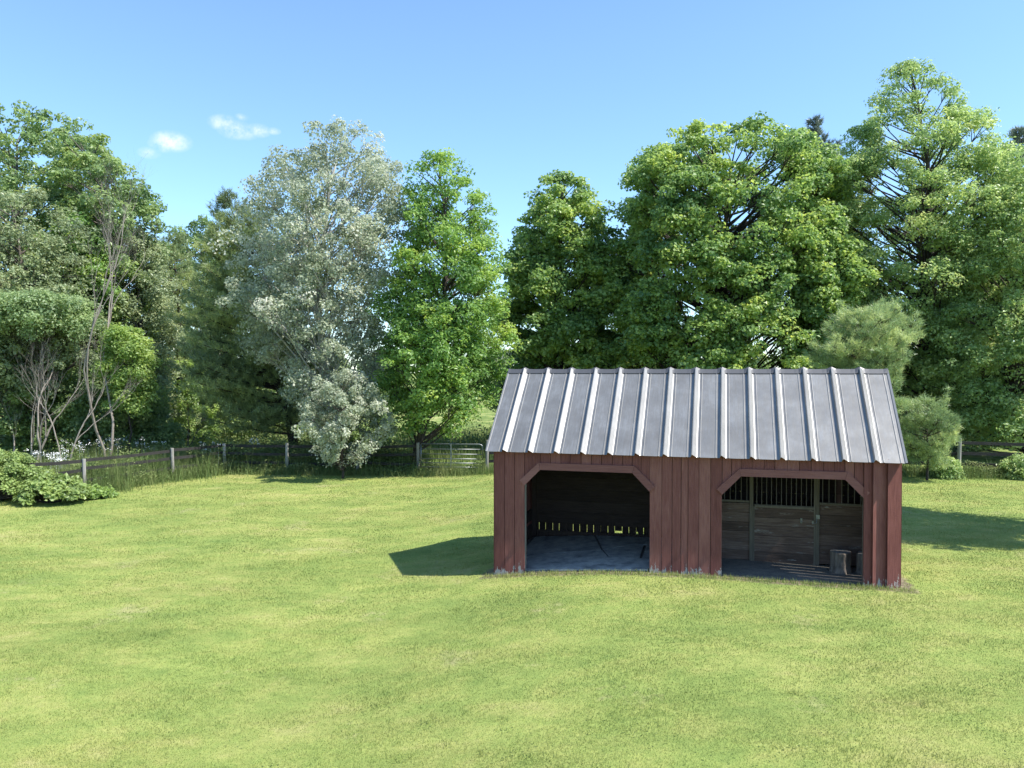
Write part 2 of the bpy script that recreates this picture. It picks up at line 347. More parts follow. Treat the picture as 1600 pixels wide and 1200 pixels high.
# corner posts, jambs and header beams behind the boards
for s0 in (.50, 3.04, 4.225, 6.73):
    p = MB(); p.box(s0, s0+.11, .004, .12, Gb(s0, .1)-.05, 2.36); p.build('post', m_post, shed)
for s0, t0 in ((.02, .01), (7.17, .01), (.02, D-.13), (7.17, D-.13), (2.5, D-.13), (4.8, D-.13)):
    p = MB(); p.box(s0, s0+.11, t0, t0+.11, Gb(s0, t0)-.05, 2.36); p.build('post', m_darkv, shed)
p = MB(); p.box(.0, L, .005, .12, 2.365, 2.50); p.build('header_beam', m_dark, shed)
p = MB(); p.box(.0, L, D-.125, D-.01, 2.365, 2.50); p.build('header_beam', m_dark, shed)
def sidewall(s0, s1, t_in, name, mat, gaps=True, wide=False):
    mb = MB(); tt = .0
    while tt < D-.01:
        w = min(random.uniform(.17, .23), D-tt); g = random.choice([.002, .003, .005, .009]) if gaps else .001
        if wide and .15 < tt < 1.3: g = .008
        if not wide and tt > 1.6: g = .012
        a, c = tt+g, tt+w-g
        z0 = Gb((s0+s1)/2, tt)-.03
        off = random.uniform(-.003, .003)
        ra, rc = roofz(a)-.03, roofz(c)-.03
        x0, x1 = s0+off, s1+off
        if a < D/2 < c:      # the board under the peak
            mb.hexa([(x0, a, z0), (x1, a, z0), (x1, D/2, z0), (x0, D/2, z0), (x0, a, ra), (x1, a, ra), (x1, D/2, HR-.03), (x0, D/2, HR-.03)], .4)
            mb.hexa([(x0, D/2, z0), (x1, D/2, z0), (x1, c, z0), (x0, c, z0), (x0, D/2, HR-.03), (x1, D/2, HR-.03), (x1, c, rc), (x0, c, rc)], .4)
        else:
            mb.hexa([(x0, a, z0), (x1, a, z0), (x1, c, z0), (x0, c, z0), (x0, a, ra), (x1, a, ra), (x1, c, rc), (x0, c, rc)])
        tt += w
    return mb.build(name, mat, shed)
sidewall(-.028, -.003, 0, 'side_wall', m_red); sidewall(L-.0, L+.025, 0, 'side_wall', m_red, wide=True)
# rear wall: boards with gaps near the foot where daylight shows
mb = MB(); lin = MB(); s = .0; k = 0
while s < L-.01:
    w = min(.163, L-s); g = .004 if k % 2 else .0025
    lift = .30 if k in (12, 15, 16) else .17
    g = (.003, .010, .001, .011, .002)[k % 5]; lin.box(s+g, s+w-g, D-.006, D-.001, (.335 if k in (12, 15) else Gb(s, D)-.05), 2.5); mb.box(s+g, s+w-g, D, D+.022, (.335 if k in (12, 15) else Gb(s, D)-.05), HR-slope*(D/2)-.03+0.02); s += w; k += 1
mb.build('rear_wall', m_red, shed); lin.build('added_dark_lining', m_darkv, shed)  # dark inner layer added so the rear wall looks shaded from inside
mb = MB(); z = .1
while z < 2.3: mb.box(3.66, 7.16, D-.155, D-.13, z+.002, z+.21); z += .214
mb.build('kick_boards', m_dark, shed)  # full-height dark boards added to keep the right bay dark behind its bars
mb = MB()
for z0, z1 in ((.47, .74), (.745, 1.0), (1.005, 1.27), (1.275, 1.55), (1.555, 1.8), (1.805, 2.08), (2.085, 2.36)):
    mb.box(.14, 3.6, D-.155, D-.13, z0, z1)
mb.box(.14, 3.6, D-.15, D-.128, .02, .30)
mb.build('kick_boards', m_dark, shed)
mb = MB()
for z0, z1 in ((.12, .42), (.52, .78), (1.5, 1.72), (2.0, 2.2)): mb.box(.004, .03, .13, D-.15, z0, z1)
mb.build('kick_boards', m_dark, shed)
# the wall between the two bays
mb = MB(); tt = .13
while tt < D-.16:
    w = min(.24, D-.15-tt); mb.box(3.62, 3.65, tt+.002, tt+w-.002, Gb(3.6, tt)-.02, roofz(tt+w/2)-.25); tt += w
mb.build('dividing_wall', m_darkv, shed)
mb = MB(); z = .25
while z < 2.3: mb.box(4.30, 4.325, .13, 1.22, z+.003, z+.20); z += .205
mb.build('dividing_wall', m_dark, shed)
# rafters and roof deck seen from below
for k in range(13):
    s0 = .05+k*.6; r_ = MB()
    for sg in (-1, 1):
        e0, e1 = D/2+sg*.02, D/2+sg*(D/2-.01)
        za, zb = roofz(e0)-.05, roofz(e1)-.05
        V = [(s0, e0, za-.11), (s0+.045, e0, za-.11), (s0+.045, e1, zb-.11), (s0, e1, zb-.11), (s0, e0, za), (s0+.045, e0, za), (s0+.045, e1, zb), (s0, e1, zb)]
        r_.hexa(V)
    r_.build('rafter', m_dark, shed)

# metal roof: one folded sheet per slope, rib profile along s
def roof_profile():
    P = [(-OL, .0), (-OL+.004, .012), (-OL+.03, .012), (-OL+.04, 0)]
    pk = [.21+.514*k for k in range(14)]
    for s0 in pk:
        P += [(s0-.118, .0), (s0-.108, .010), (s0-.096, .010), (s0-.088, 0), (s0-.045, .002), (s0-.030, .004), (s0-.010, .068), (s0+.004, .068), (s0+.070, .006), (s0+.085, .0), (s0+.120, 0), (s0+.125, .010), (s0+.136, .010), (s0+.144, .0)]
    P += [(L+OR-.12, 0), (L+OR-.112, .010), (L+OR-.10, .01), (L+OR-.092, 0), (L+OR-.045, .0), (L+OR-.04, .014), (L+OR-.006, .02), (L+OR, .0)]
    return P, pk
PR, PK = roof_profile()
nrm = np.array([slope, 1.0])/math.hypot(slope, 1)           # (toward the eave, up)
for sg, nm in ((-1, 'roof'), (1, 'roof')):
    mb = MB(); V = []; rows = np.linspace(0, 1, 9)
    wob = rng.normal(0, .0003, (len(PR), len(rows)))
    for i_, (s_, h_) in enumerate(PR):
        for j_, r0 in enumerate(rows):
            run = (D/2+OF)*r0+ (.0 if j_ else .0); t_ = D/2+sg*run; z_ = HR-slope*run
            hh = h_+wob[i_, j_]*(1 if 0 < j_ < 8 else 0)
            V.append((s_, t_+sg*nrm[0]*hh, z_+nrm[1]*hh))
    V = np.array(V); nR = len(rows); nP = len(PR)
    i, j = np.meshgrid(np.arange(nP-1), np.arange(nR-1), indexing='ij')
    F = np.stack([i*nR+j, (i+1)*nR+j, (i+1)*nR+j+1, i*nR+j+1], -1).reshape(-1, 4)
    if sg < 0: F = F[:, ::-1]
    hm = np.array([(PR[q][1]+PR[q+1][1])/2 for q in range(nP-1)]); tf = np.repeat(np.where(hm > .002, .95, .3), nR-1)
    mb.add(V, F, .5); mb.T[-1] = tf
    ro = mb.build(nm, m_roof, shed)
    if sg < 0: roof = ro
    so_ = ro.modifiers.new('thick', 'SOLIDIFY'); so_.thickness = .003; so_.offset = -1
    # purlins under the sheet
    for r0 in (.06, .5, .93):
        run = (D/2)*r0; q = MB(); t0, t1 = sorted((D/2+sg*run, D/2+sg*(run+.06))); zz = HR-slope*(run+.06)-.03
        q.box(-OL+.03, L+OR-.03, t0, t1, zz-.025, zz); q.build('purlin', m_dark, shed)
# ridge cap: dark strip, broken by the rib peaks
mb = MB(); xs_ = [-OL+.01]+PK+[L+OR-.01]
for k in range(len(xs_)-1):
    a, c = xs_[k], xs_[k+1]; pts = np.linspace(a+.004, c-.004, 7)
    for q in range(6):
        def up(s_): 
            u_ = (s_-a)/(c-a); return .012+.05*(abs(2*u_-1)**5)*(1 if 0 < k < len(xs_)-2 or (k == 0 and u_ > .5) or (k and u_ < .5) else .3)
        x0, x1 = pts[q], pts[q+1]; 
        for sg in (-1, 1):
            A = lambda s_, dd: (s_, D/2+sg*dd, HR-slope*dd+up(s_)*(1 if dd < .03 else .45)+.012)
            V = [A(x0, 0), A(x1, 0), A(x1, .085), A(x0, .085)]
            mb.add(V, [[0, 1, 2, 3]] if sg > 0 else [[3, 2, 1, 0]], .5)
rc = mb.build('ridge_cap', m_cap, roof)
so_ = rc.modifiers.new('thick', 'SOLIDIFY'); so_.thickness = .004; so_.offset = 0

# stall front inside the right bay
TP = 1.25
for (s0, s1, zb, zt) in ((4.33, 4.86, .29, 1.425), (6.15, 7.2, .30, 1.445)):
    part = MB(); z = zb; hs_ = [.19, .165, .21, .18, .2, .175, .22]; k = 0
    while z < zt-.02:
        z2 = min(z+hs_[k % 7], zt); part.box(s0, s1, TP+random.uniform(0, .008), TP+.03, z+.002, z2-.002); z = z2; k += 1
    part.build('stall_front', m_stall, shed)
for s0 in (4.86, 6.075):
    p = MB(); p.box(s0, s0+.07, TP-.03, TP+.06, .22, 3.2); p.build('stall_post', m_stallpost, shed)
def bars(s0, s1, zb, n, par):
    q = MB(); q.box(s0, s1, TP-.012, TP+.034, zb+.002, zb+.04); q.build('bar_rail', m_stallpost, par)
    for k in range(n):
        x = s0+(s1-s0)*(k+.5)/n; q = MB(); q.tube([(x, TP+.01, zb+.03), (x, TP+.01, 2.6)], .0085, 6); q.build('bar', m_iron, par)
bars(4.33, 4.86, 1.425, 5, shed); bars(6.15, 7.17, 1.445, 9, shed)
dm = MB(); z = .27
for hh in (.20, .17, .155, .19, .16, .21):
    dm.box(4.94, 6.065, TP-.02+random.uniform(-.004, .004), TP+.012, z+.002, z+hh-.002); z += hh
door = dm.build('stall_door', m_stall, shed)
fr = MB(); fr.box(4.925, 4.955, TP-.034, TP-.022, .26, 1.36); fr.box(6.045, 6.072, TP-.034, TP-.022, .26, 2.3); fr.box(4.956, 6.044, TP-.034, TP-.022, 1.345, 1.385); fr.box(4.956, 6.044, TP-.034, TP-.024, .25, .285)
fr.build('door_frame', m_stallpost, door); bars(4.95, 6.05, 1.36, 12, door)
lt = MB(); lt.box(5.80, 5.835, TP-.045, TP-.026, 1.08, 1.17); lt.tube([(5.817, TP-.05, 1.13), (5.817, TP-.09, 1.11), (5.817, TP-.09, 1.06)], .008, 6); lt.build('handle', m_steel, door)
lt = MB(); lt.box(6.01, 6.04, TP-.06, TP-.036, 1.07, 1.13); lt.box(6.08, 6.15, TP-.045, TP-.032, 1.17, 1.25); lt.tube([(6.10, TP-.05, 1.2), (6.09, TP-.07, 1.1), (6.02, TP-.07, 1.08)], .007, 6); lt.build('latch', m_steel, door)

# floors
mb = MB(); ss = np.linspace(.03, L-.03, 30); ts = np.linspace(-.02, D-.02, 16)
V = [(*b2w(s_, t_), Gb(s_, t_)+.012) for s_ in ss for t_ in ts]; n, m = 30, 16
i, j = np.meshgrid(np.arange(n-1), np.arange(m-1), indexing='ij')
mb.add(V, np.stack([i*m+j, i*m+j+1, (i+1)*m+j+1, (i+1)*m+j], -1).reshape(-1, 4)[:, ::-1], .5)
tag(mb.build('dirt_floor', m_dirt), kind='structure')
def mat_slab(poly, label, h=.02, tilt=0, tx=0):
    cx, cy_ = b2w(*np.mean(poly, axis=0)); cz = Gb(*np.mean(poly, axis=0))
    mb = MB(); n = len(poly)
    P = [(*b2w(s_, t_), Gb(s_, t_)+.016) for s_, t_ in poly]
    lo = np.array(P); hi = lo+np.array([0, 0, h]); 
    for q in range(n): hi[q, 2] += tilt*(poly[q][1]-poly[0][1])+tx*(poly[q][0]-poly[0][0])
    mb.add(np.vstack([lo, hi]), [[q, (q+1) % n, n+(q+1) % n, n+q] for q in range(n)], .5)
    b_ = mb.n; mb.V.append(hi); mb.n += n; mb.F.append(np.array([list(range(b_, b_+n))])); mb.T.append(np.array([.5]))
    mb.V.append(lo); mb.F.append(np.array([list(range(mb.n, mb.n+n))[::-1]])); mb.n += n; mb.T.append(np.array([.5]))
    tag(mb.build('rubber_mat', m_mat, loc=(cx, cy_, cz)), label, 'mat', 'mats on the floor of the left bay')
mat_slab([(.3, .12), (1.05, .06), (2.1, .95), (1.9, 1.5), (.15, 1.25)], 'big blue-grey rubber mat just inside the left opening', .024)
mat_slab([(1.12, .02), (3.0, .02), (3.1, .75), (2.12, .9)], 'dusty dark mat at the right front of the left bay, edge lifted', .034, .015)
mat_slab([(.13, 1.3), (1.88, 1.54), (1.5, 2.9), (.13, 2.9)], 'dim rubber mat at the rear left corner of the left bay', .018)
mat_slab([(2.14, .98), (2.75, .86), (2.72, 2.05), (2.5, 2.1), (1.95, 1.5)], 'narrow wedge-shaped mat in the middle of the left bay', .020)
mat_slab([(2.80, .84), (3.58, .80), (3.58, 2.9), (1.56, 2.9), (1.92, 1.57), (2.5, 2.15), (2.78, 2.1)], 'large pale mat along the dividing wall of the left bay', .016)
def stump(s_, t_, r_, h_, label):
    x, y = b2w(s_, t_); z = Gb(s_, t_)
    root = thing('wood_stump', label, 'stump', (x, y, z), 0, 'upright logs in the right bay')
    a = np.linspace(0, 2*np.pi, 40, endpoint=False); w = 1+.05*np.sin(3*a+s_*5)+.03*np.sin(7*a)+rng.normal(0, .012, 40)
    mb = MB(); rings = [(0, 1.08), (.25, 1.0), (.6, .97), (.93, 1.0), (1, .96)]
    V = [(r_*k*w[q]*math.cos(a[q]), r_*k*w[q]*math.sin(a[q]), h_*zz) for zz, k in rings for q in range(40)]
    F = [[i*40+q, i*40+(q+1) % 40, (i+1)*40+(q+1) % 40, (i+1)*40+q] for i in range(4) for q in range(40)]
    mb.add(V, F, .5); mb.build('bark', m_stump_bark, root)
    mb = MB(); V = [(r_*k*w[q]*math.cos(a[q]), r_*k*w[q]*math.sin(a[q]), h_-.004+zz) for k, zz in ((.955, 0), (.90, .0), (.5, .008), (.05, .004)) for q in range(40)]
    F = [[i*40+q, i*40+(q+1) % 40, (i+1)*40+(q+1) % 40, (i+1)*40+q] for i in range(3) for q in range(40)]+[list(range(120, 160))][:0]
    mb.add(V, F, .5); mb.build('cut_face', m_stump_top, root)
stump(6.48, .86, .185, .40, 'round upright log, full width in view, inside the right bay')
stump(6.93, .92, .17, .38, 'log half hidden behind the right corner post of the shed')
# lip of trampled earth in front of the right bay
# ------------------------------------------------------------------ leaves and trees
def unit(v): return v/(np.linalg.norm(v, axis=-1, keepdims=True)+1e-9)
def leaf_quads(P, Nn, size, asp=.6):
    n = len(P); r = unit(rng.normal(size=(n, 3))); u = unit(np.cross(Nn, r)); v = np.cross(Nn, u)
    s = size*rng.uniform(.6, 1.3, n)[:, None]
    u = u*s*.5; v = v*s*.5*asp
    fold = Nn*s*.12
    V = np.stack([P-u, P-v*1.0+fold, P+u, P+v+fold], 1).reshape(-1, 3)
    return V, np.arange(4*n).reshape(n, 4)
def prof_of(px_prof, d, trunk_px):
    """(image rows) -> list of (height z, sideways offset from trunk, radius) in metres at distance d"""
    out = []
    for y, xl, xr in px_prof: out.append((zat(y, d), at((xl+xr)/2, d)-at(trunk_px, d), (xr-xl)/2/FPX*d))
    return sorted(out)
def foliage(mbl, mbb, prof, z0, nb, nc, nl, leaf, br=.30, rc=.5, flat=.65, upb=.5, inner=.35, limb=.05, asp=.6, rise=.6, trunk_r=.2, bare=0.0, depthk=1.0, gap=0.0, dens_low=1.0, trunk_top=.9, tintspread=.22):
    zs = np.array([p[0] for p in prof]); off = np.array([p[1] for p in prof]); rad = np.array([p[2] for p in prof])*1.10
    nb = int(nb*1.55); inner = inner*.7+.2; ztop, zbot = zs[-1]+.15, zs[0]
    zz = np.linspace(zbot, ztop, 60); w = np.maximum(np.interp(zz, zs, rad), .38*rad.max())**.9; w = w/w.sum()
    # trunk
    zt = z0+(ztop-z0)*trunk_top
    hz = np.linspace(z0-.1, zt, 12); tx = np.interp(hz, zs, off)*np.clip((hz-z0)/max(zbot-z0+1.5, 1.5), 0, 1); tx[0] = tx[1] = 0
    tx = tx+np.cumsum(rng.normal(0, .04, 12)); ty = np.cumsum(rng.normal(0, .05, 12)); tx -= tx[0]; ty -= ty[0]
    TR = np.stack([tx, ty, hz], 1); rr = trunk_r*np.linspace(1.0, .14, 12); rr[0] *= 1.35
    mbb.tube(TR, rr, 9)
    P_all = []; N_all = []; T_all = []
    ga = rng.random()*6.28
    hs = np.interp((np.arange(nb)+rng.random(nb)*.9)/nb, np.cumsum(w), zz)
    for i in range(nb):
        h = hs[i]; Rr = float(np.interp(h, zs, rad)); o = float(np.interp(h, zs, off))
        ga += 2.39996+rng.normal(0, .35)
        rb = np.clip(br*Rr*rng.uniform(.75, 1.25), .35, 2.3)
        fr = rng.uniform(inner, 1.0)**.6; rho = max(Rr-rb*.6, 0.05)*fr*rng.uniform(.9, 1.06)
        bx, by = o+rho*math.cos(ga), rho*math.sin(ga)*depthk; bz = min(h, ztop-rb*.85-rc*.35)
        # limb from trunk to bough
        ha = max(bz-rho*rise*rng.uniform(.7, 1.3)-.4, z0+.35*min(bz-z0, 3)); ha = min(ha, zt)
        ax, ay = float(np.interp(ha, hz, tx)), float(np.interp(ha, hz, ty))
        A = np.array([ax, ay, ha]); B = np.array([bx, by, bz]); M_ = (A+B)/2+np.array([rng.normal(0, .12), rng.normal(0, .12), -.08*rho+rng.normal(0, .1)])
        q = np.linspace(0, 1, 6)[:, None]; path = (1-q)**2*A+2*q*(1-q)*M_+q*q*B
        lr = limb*(.5+.16*np.linalg.norm(B-A)); mbb.tube(path, np.linspace(lr, lr*.3, 6), 5, cap=False)
        if rng.random() < bare: continue
        tb = rng.normal(0, tintspread*.6)
        nci = max(3, int(nc*(rb/ (br*max(rad)))**1.6*rng.uniform(.8, 1.2)))
        dv = unit(rng.normal(size=(nci, 3))); dv[:, 2] = np.abs(dv[:, 2])*rng.choice([1, 1, 1, -.6], nci)
        cp = B+dv*np.array([rb, rb, rb*.8])*rng.uniform(.45, 1.05, (nci, 1))
        for cidx in range(0, nci, 3): 
            mbb.tube([path[4], (path[4]+cp[cidx])/2+rng.normal(0, .06, 3), cp[cidx]], [lr*.38, lr*.26, lr*.12], 4, cap=False)
        nli = int(nl*rng.uniform(.8, 1.2)); 
        d2 = unit(rng.normal(size=(nci, nli, 3))); d2[..., 2] += .25; d2 = unit(d2)
        rcl = rc*rng.uniform(.6, 1.25, (nci, 1, 1))
        P = cp[:, None]+d2*rcl*np.array([1, 1, flat])*rng.uniform(.35, 1.0, (nci, nli, 1))**.6
        Nn = unit(d2*.7+np.array([0, 0, upb])+rng.normal(0, .45, (nci, nli, 3)))
        T = .45+tb+rng.normal(0, .13, (nci, 1))+rng.normal(0, .13, (nci, nli))
        P_all.append(P.reshape(-1, 3)); N_all.append(Nn.reshape(-1, 3)); T_all.append(T.reshape(-1))
    P = np.concatenate(P_all); Nn = np.concatenate(N_all); T = np.clip(np.concatenate(T_all), 0, 1)
    V, F = leaf_quads(P, Nn, leaf, asp); mbl.add(V, F, T)

LEAF = {
 'maple': leafmat('maple_leaves', (.05, .115, .028), (.115, .195, .042), (.225, .295, .065), .40),
 'oak': leafmat('oak_leaves', (.05, .12, .02), (.105, .20, .035), (.19, .27, .05), .38),
 'gum': leafmat('pale_leaves', (.075, .14, .038), (.15, .23, .07), (.26, .32, .12), .38, .42, .5),
 'poplar': leafmat('silver_leaves', (.075, .11, .055), (.19, .235, .15), (.33, .37, .27), .3, .6, .3),
 'ash': leafmat('ash_leaves', (.05, .10, .028), (.10, .17, .045), (.175, .24, .065), .33),
 'olive': leafmat('olive_leaves', (.07, .11, .045), (.13, .18, .075), (.21, .25, .11), .3),
 'mint': leafmat('sumac_leaves', (.075, .13, .05), (.13, .20, .075), (.20, .27, .11), .35),
 'lime': leafmat('lime_leaves', (.08, .145, .03), (.135, .215, .045), (.215, .285, .075), .4),
 'bush': leafmat('bush_leaves', (.065, .115, .028), (.125, .19, .045), (.20, .27, .08), .35, .45, .4),
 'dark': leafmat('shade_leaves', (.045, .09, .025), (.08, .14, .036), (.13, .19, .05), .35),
}
NEED = {
 'pine': leafmat('pine_needles', (.06, .10, .035), (.125, .18, .06), (.24, .29, .10), .22),
 'blue': leafmat('blue_pine_needles', (.04, .065, .045), (.065, .10, .065), (.10, .14, .085), .12),
 'white': leafmat('white_pine_needles', (.055, .105, .035), (.125, .195, .07), (.25, .31, .12), .25),
}
BARK = barkmat('grey_bark', (.06, .05, .042), (.15, .13, .11)); BARKD = barkmat('dark_bark', (.025, .02, .017), (.07, .055, .045))
BARKW = barkmat('pale_bark', (.22, .21, .19), (.42, .41, .37), 5); BARKP = barkmat('dead_bark', (.17, .145, .125), (.33, .29, .255), 12)

def tree(name, px, d, prof, leafkey, label, cat='tree', group=None, bark=BARK, nb=60, nc=14, nl=60, leaf=.17, y=None, **kw):
    x = at(px, d); z0 = float(G(x, d)); pf = prof_of(prof, d, px)
    root = thing(name, label, cat, (x, d, z0), 0, group)
    pf = [(a-z0, b, c) for a, b, c in pf]
    ml, mbk = MB(), MB(); foliage(ml, mbk, pf, 0, nb, nc, nl, leaf, **kw)
    mbk.build('trunk', bark, root, smooth=True); ml.build('crown', LEAF[leafkey], root)
    return root
def pine(name, px, d, prof, key, label, bark=BARKD, levels=16, per=6, tuft=26, nlen=.22, sp=.30, trunk_r=.2, droop=.0, rise=.25, wid=.016, group=None, top=None):
    x = at(px, d); z0 = float(G(x, d)); pf = [(a-z0, b, c) for a, b, c in prof_of(prof, d, px)]
    root = thing(name, label, 'tree', (x, d, z0), 0, group)
    zs = np.array([p[0] for p in pf]); off = np.array([p[1] for p in pf]); rad = np.array([p[2] for p in pf])*1.12
    mbk, ml = MB(), MB(); ztop = zs[-1]
    hz = np.linspace(-.1, ztop-.1, 10); tx = np.interp(hz, zs, off)*np.clip(hz/(ztop*.6), 0, 1)
    mbk.tube(np.stack([tx, 0*tx, hz], 1), trunk_r*np.linspace(1, .1, 10), 8)
    TP_ = []; TD = []; TT = []
    for h0 in np.linspace(max(zs[0], .8), ztop-.15, levels):
        h = h0; Rr = float(np.interp(h, zs, rad)); o = float(np.interp(h, zs, off)); n = per; a0 = rng.random()*6.28; tb = rng.normal(0, .12)
        for k in range(n):
            h = h0+rng.normal(0, .35*(ztop-zs[0])/levels)
            a = a0+k*6.283/n+rng.normal(0, .25); ln = Rr*rng.uniform(.72, 1.1)
            hA = max(h-rise*ln*.6, .3); A = np.array([np.interp(hA, hz, tx), 0, hA]); B = np.array([o+ln*math.cos(a), ln*math.sin(a), h+rise*ln*.35+rng.normal(0, .12)])
            M_ = (A+B)/2+np.array([0, 0, -.08*ln-droop*ln]); q = np.linspace(0, 1, 7)[:, None]; path = (1-q)**2*A+2*q*(1-q)*M_+q*q*B
            mbk.tube(path, np.linspace(.012+.012*ln, .006, 7), 4, cap=False)
            dr = unit(B-A); side = unit(np.cross(dr, [0, 0, 1.])); tb2 = tb+rng.normal(0, .12)
            nt_ = max(2, int(ln/sp))
            for f in np.linspace(.28, 1.0, nt_+2):
                p = (1-f)**2*A+2*f*(1-f)*M_+f*f*B
                wdt = (.38*ln*(1.05-f)+.12)
                for sd in (-1, 1, 0):
                    m_ = 1 if sd == 0 else max(1, int(wdt/sp+.5))
                    for u_ in range(m_):
                        e = p+side*sd*wdt*(u_+1)/m_*rng.uniform(.7, 1.1)+dr*wdt*.5*(u_+1)/m_*abs(sd)+np.array([0, 0, rng.normal(.05, .15)])
                        if sd and u_ == m_-1: mbk.tube([p, (p+e)/2+[0, 0, .02], e], [.008, .006, .004], 3, cap=False)
                        TP_.append(e); TD.append(unit(dr*.6+side*sd*.5+np.array([0, 0, .5]))); TT.append(.45+tb2+rng.normal(0, .08))
    P = np.array(TP_); Dd = np.array(TD); T = np.array(TT); n = len(P)
    P = np.repeat(P, tuft, 0); Dd = np.repeat(Dd, tuft, 0); T = np.repeat(T, tuft)+rng.normal(0, .1, n*tuft)
    P = P+rng.normal(0, .055, P.shape)
    dirs = unit(Dd*1.0+rng.normal(0, .6, P.shape)); ln = nlen*rng.uniform(.6, 1.15, (len(P), 1)); sd = unit(np.cross(dirs, rng.normal(size=P.shape)))*wid*1.7
    V = np.stack([P-sd*.5, P+sd*.5, P+dirs*ln], 1).reshape(-1, 3); ml.add(V, np.arange(len(V)).reshape(-1, 3), np.clip(T, 0, 1))
    mbk.build('trunk', bark, root, smooth=True); ml.build('crown', NEED[key], root)
    return root
def bare(name, label, px, d, H, spread, stems, bark=BARKP, base_r=.06, depth=5, lean=0, cat='dead tree', group=None, straight=.85, fork0=.35):
    x = at(px, d); root = thing(name, label, cat, (x, d, float(G(x, d))), 0, group); mbk = MB()
    def grow(p, dr, ln, r, lv):
        k = 5; pts = [p]; d_ = dr.copy()
        for _ in range(k): d_ = unit(d_+rng.normal(0, .11, 3)+np.array([0, 0, .05])); pts.append(pts[-1]+d_*ln/k)
        mbk.tube(pts, np.linspace(r, r*.6, k+1), 5 if lv > 2 else 3, cap=False)
        if lv == 0: return
        nch = rng.integers(2, 4)+(1 if lv < 3 else 0)
        for c in range(nch):
            st = pts[rng.integers(2, k+1)] if c else pts[-1]
            grow(st, unit(d_*straight+rng.normal(0, spread, 3)+np.array([0, 0, .12])), ln*rng.uniform(.55, .8), r*rng.uniform(.42, .62), lv-1)
    for s_ in range(stems):
        a = rng.random()*6.28; p = np.array([math.cos(a)*.18*(stems > 1), math.sin(a)*.18*(stems > 1), -.05])
        grow(p, unit(np.array([rng.normal(lean, .14), rng.normal(0, .14), 1.])), H*fork0*rng.uniform(.85, 1.1), base_r*rng.uniform(.7, 1.1), depth)
    mbk.build('branches', bark, root, smooth=True)
    return root

# --- row of trees behind the fence, left to right
tree('ash_tree', 40, 43, [(172, -5, 85), (200, -60, 125), (235, -100, 165), (300, -130, 190), (400, -150, 195), (520, -150, 180), (600, -140, 160)], 'ash', 'tallest leafy tree at the far left, its crown cut by the picture edge', nb=85, nc=14, nl=62, leaf=.20, trunk_r=.3)
tree('ash_tree', 128, 40, [(203, 100, 152), (240, 92, 188), (290, 92, 226), (340, 105, 252), (420, 110, 250), (520, 100, 240), (590, 110, 230)], 'ash', 'open-crowned tree with forked limbs showing, sloping down to the right at the upper left', nb=58, nc=12, nl=52, leaf=.19, trunk_r=.2, inner=.5, rc=.42, bare=.08, limb=.06)
tree('elm_tree', 20, 36, [(290, -40, 60), (350, -70, 110), (430, -80, 150), (520, -90, 160), (620, -80, 130)], 'olive', 'lighter small-leaved tree in front of the tallest one at the far left', nb=60, nc=14, nl=60, leaf=.15)
tree('young_maple', 112, 38, [(335, 85, 140), (390, 60, 165), (470, 50, 172), (560, 55, 170), (640, 60, 160)], 'oak', 'bright green young tree left of the bare grey dead tree', nb=40, nc=13, nl=60, leaf=.17)
tree('willow_tree', 215, 40, [(365, 180, 245), (420, 155, 268), (500, 155, 275), (600, 160, 275), (660, 170, 265)], 'olive', 'dull olive tree just right of the bare grey dead tree', nb=42, nc=13, nl=62, leaf=.14)
bare('dead_tree', 'bare grey dead tree with fine twigs standing among the left trees', 172, 33.6, 13.5, .22, 2, base_r=.08, depth=6, fork0=.36, straight=1.25)
tree('maple_tree', 318, 52, [(343, 290, 348), (365, 262, 372), (420, 240, 385), (500, 235, 390), (580, 240, 385)], 'ash', 'rounded tree seen in the dip of the skyline left of the silver poplar', nb=45, nc=13, nl=50, leaf=.2)
pine('pine_tree', 268, 45, [(382, 255, 285), (430, 238, 315), (500, 232, 330), (580, 235, 335)], 'pine', 'yellowish soft pine below the rounded skyline tree at the left', levels=13, per=6, tuft=22, nlen=.26, sp=.42, wid=.02)
pine('pine_tree', 462, 37, [(322, 345, 375), (345, 340, 415), (400, 325, 445), (470, 305, 470), (540, 290, 500), (600, 288, 520), (650, 320, 530)], 'pine', 'broad dark pine with level boughs behind the silver poplar', levels=22, per=7, tuft=26, nlen=.26, sp=.36, trunk_r=.26, rise=.28, wid=.018)
tree('silver_poplar', 522, 33.4, [(193, 515, 560), (225, 492, 602), (262, 412, 622), (300, 402, 632), (350, 395, 632), (400, 376, 628), (450, 365, 622), (500, 378, 622), (550, 395, 610), (600, 430, 600), (645, 470, 600)], 'poplar', 'tall silvery white-leaved poplar right of the dark pine', bark=BARKW, nb=78, nc=13, nl=62, leaf=.115, asp=.8, rc=.42, inner=.4, trunk_r=.24, flat=.8, upb=.2, rise=1.0, limb=.045)
tree('silver_shrub', 535, 30.4, [(582, 525, 555), (605, 488, 590), (640, 468, 606), (680, 470, 612), (705, 480, 585), (724, 510, 558)], 'poplar', 'low silvery white-leaved bush hanging over the fence rails', 'shrub', bark=BARKD, nb=52, nc=7, nl=40, leaf=.095, asp=.75, rc=.2, br=.2, inner=.3, trunk_r=.05, limb=.02, flat=1, upb=.2)
tree('pin_oak', 652, 32.3, [(240, 662, 708), (275, 640, 738), (330, 628, 762), (380, 622, 776), (430, 612, 786), (480, 606, 792), (530, 590, 792), (580, 580, 782), (630, 585, 768), (672, 620, 720)], 'oak', 'fresh green tree with trunk beside the metal gate', bark=BARKD, nb=88, nc=12, nl=62, leaf=.15, asp=.55, inner=.35, rc=.45, trunk_r=.19)
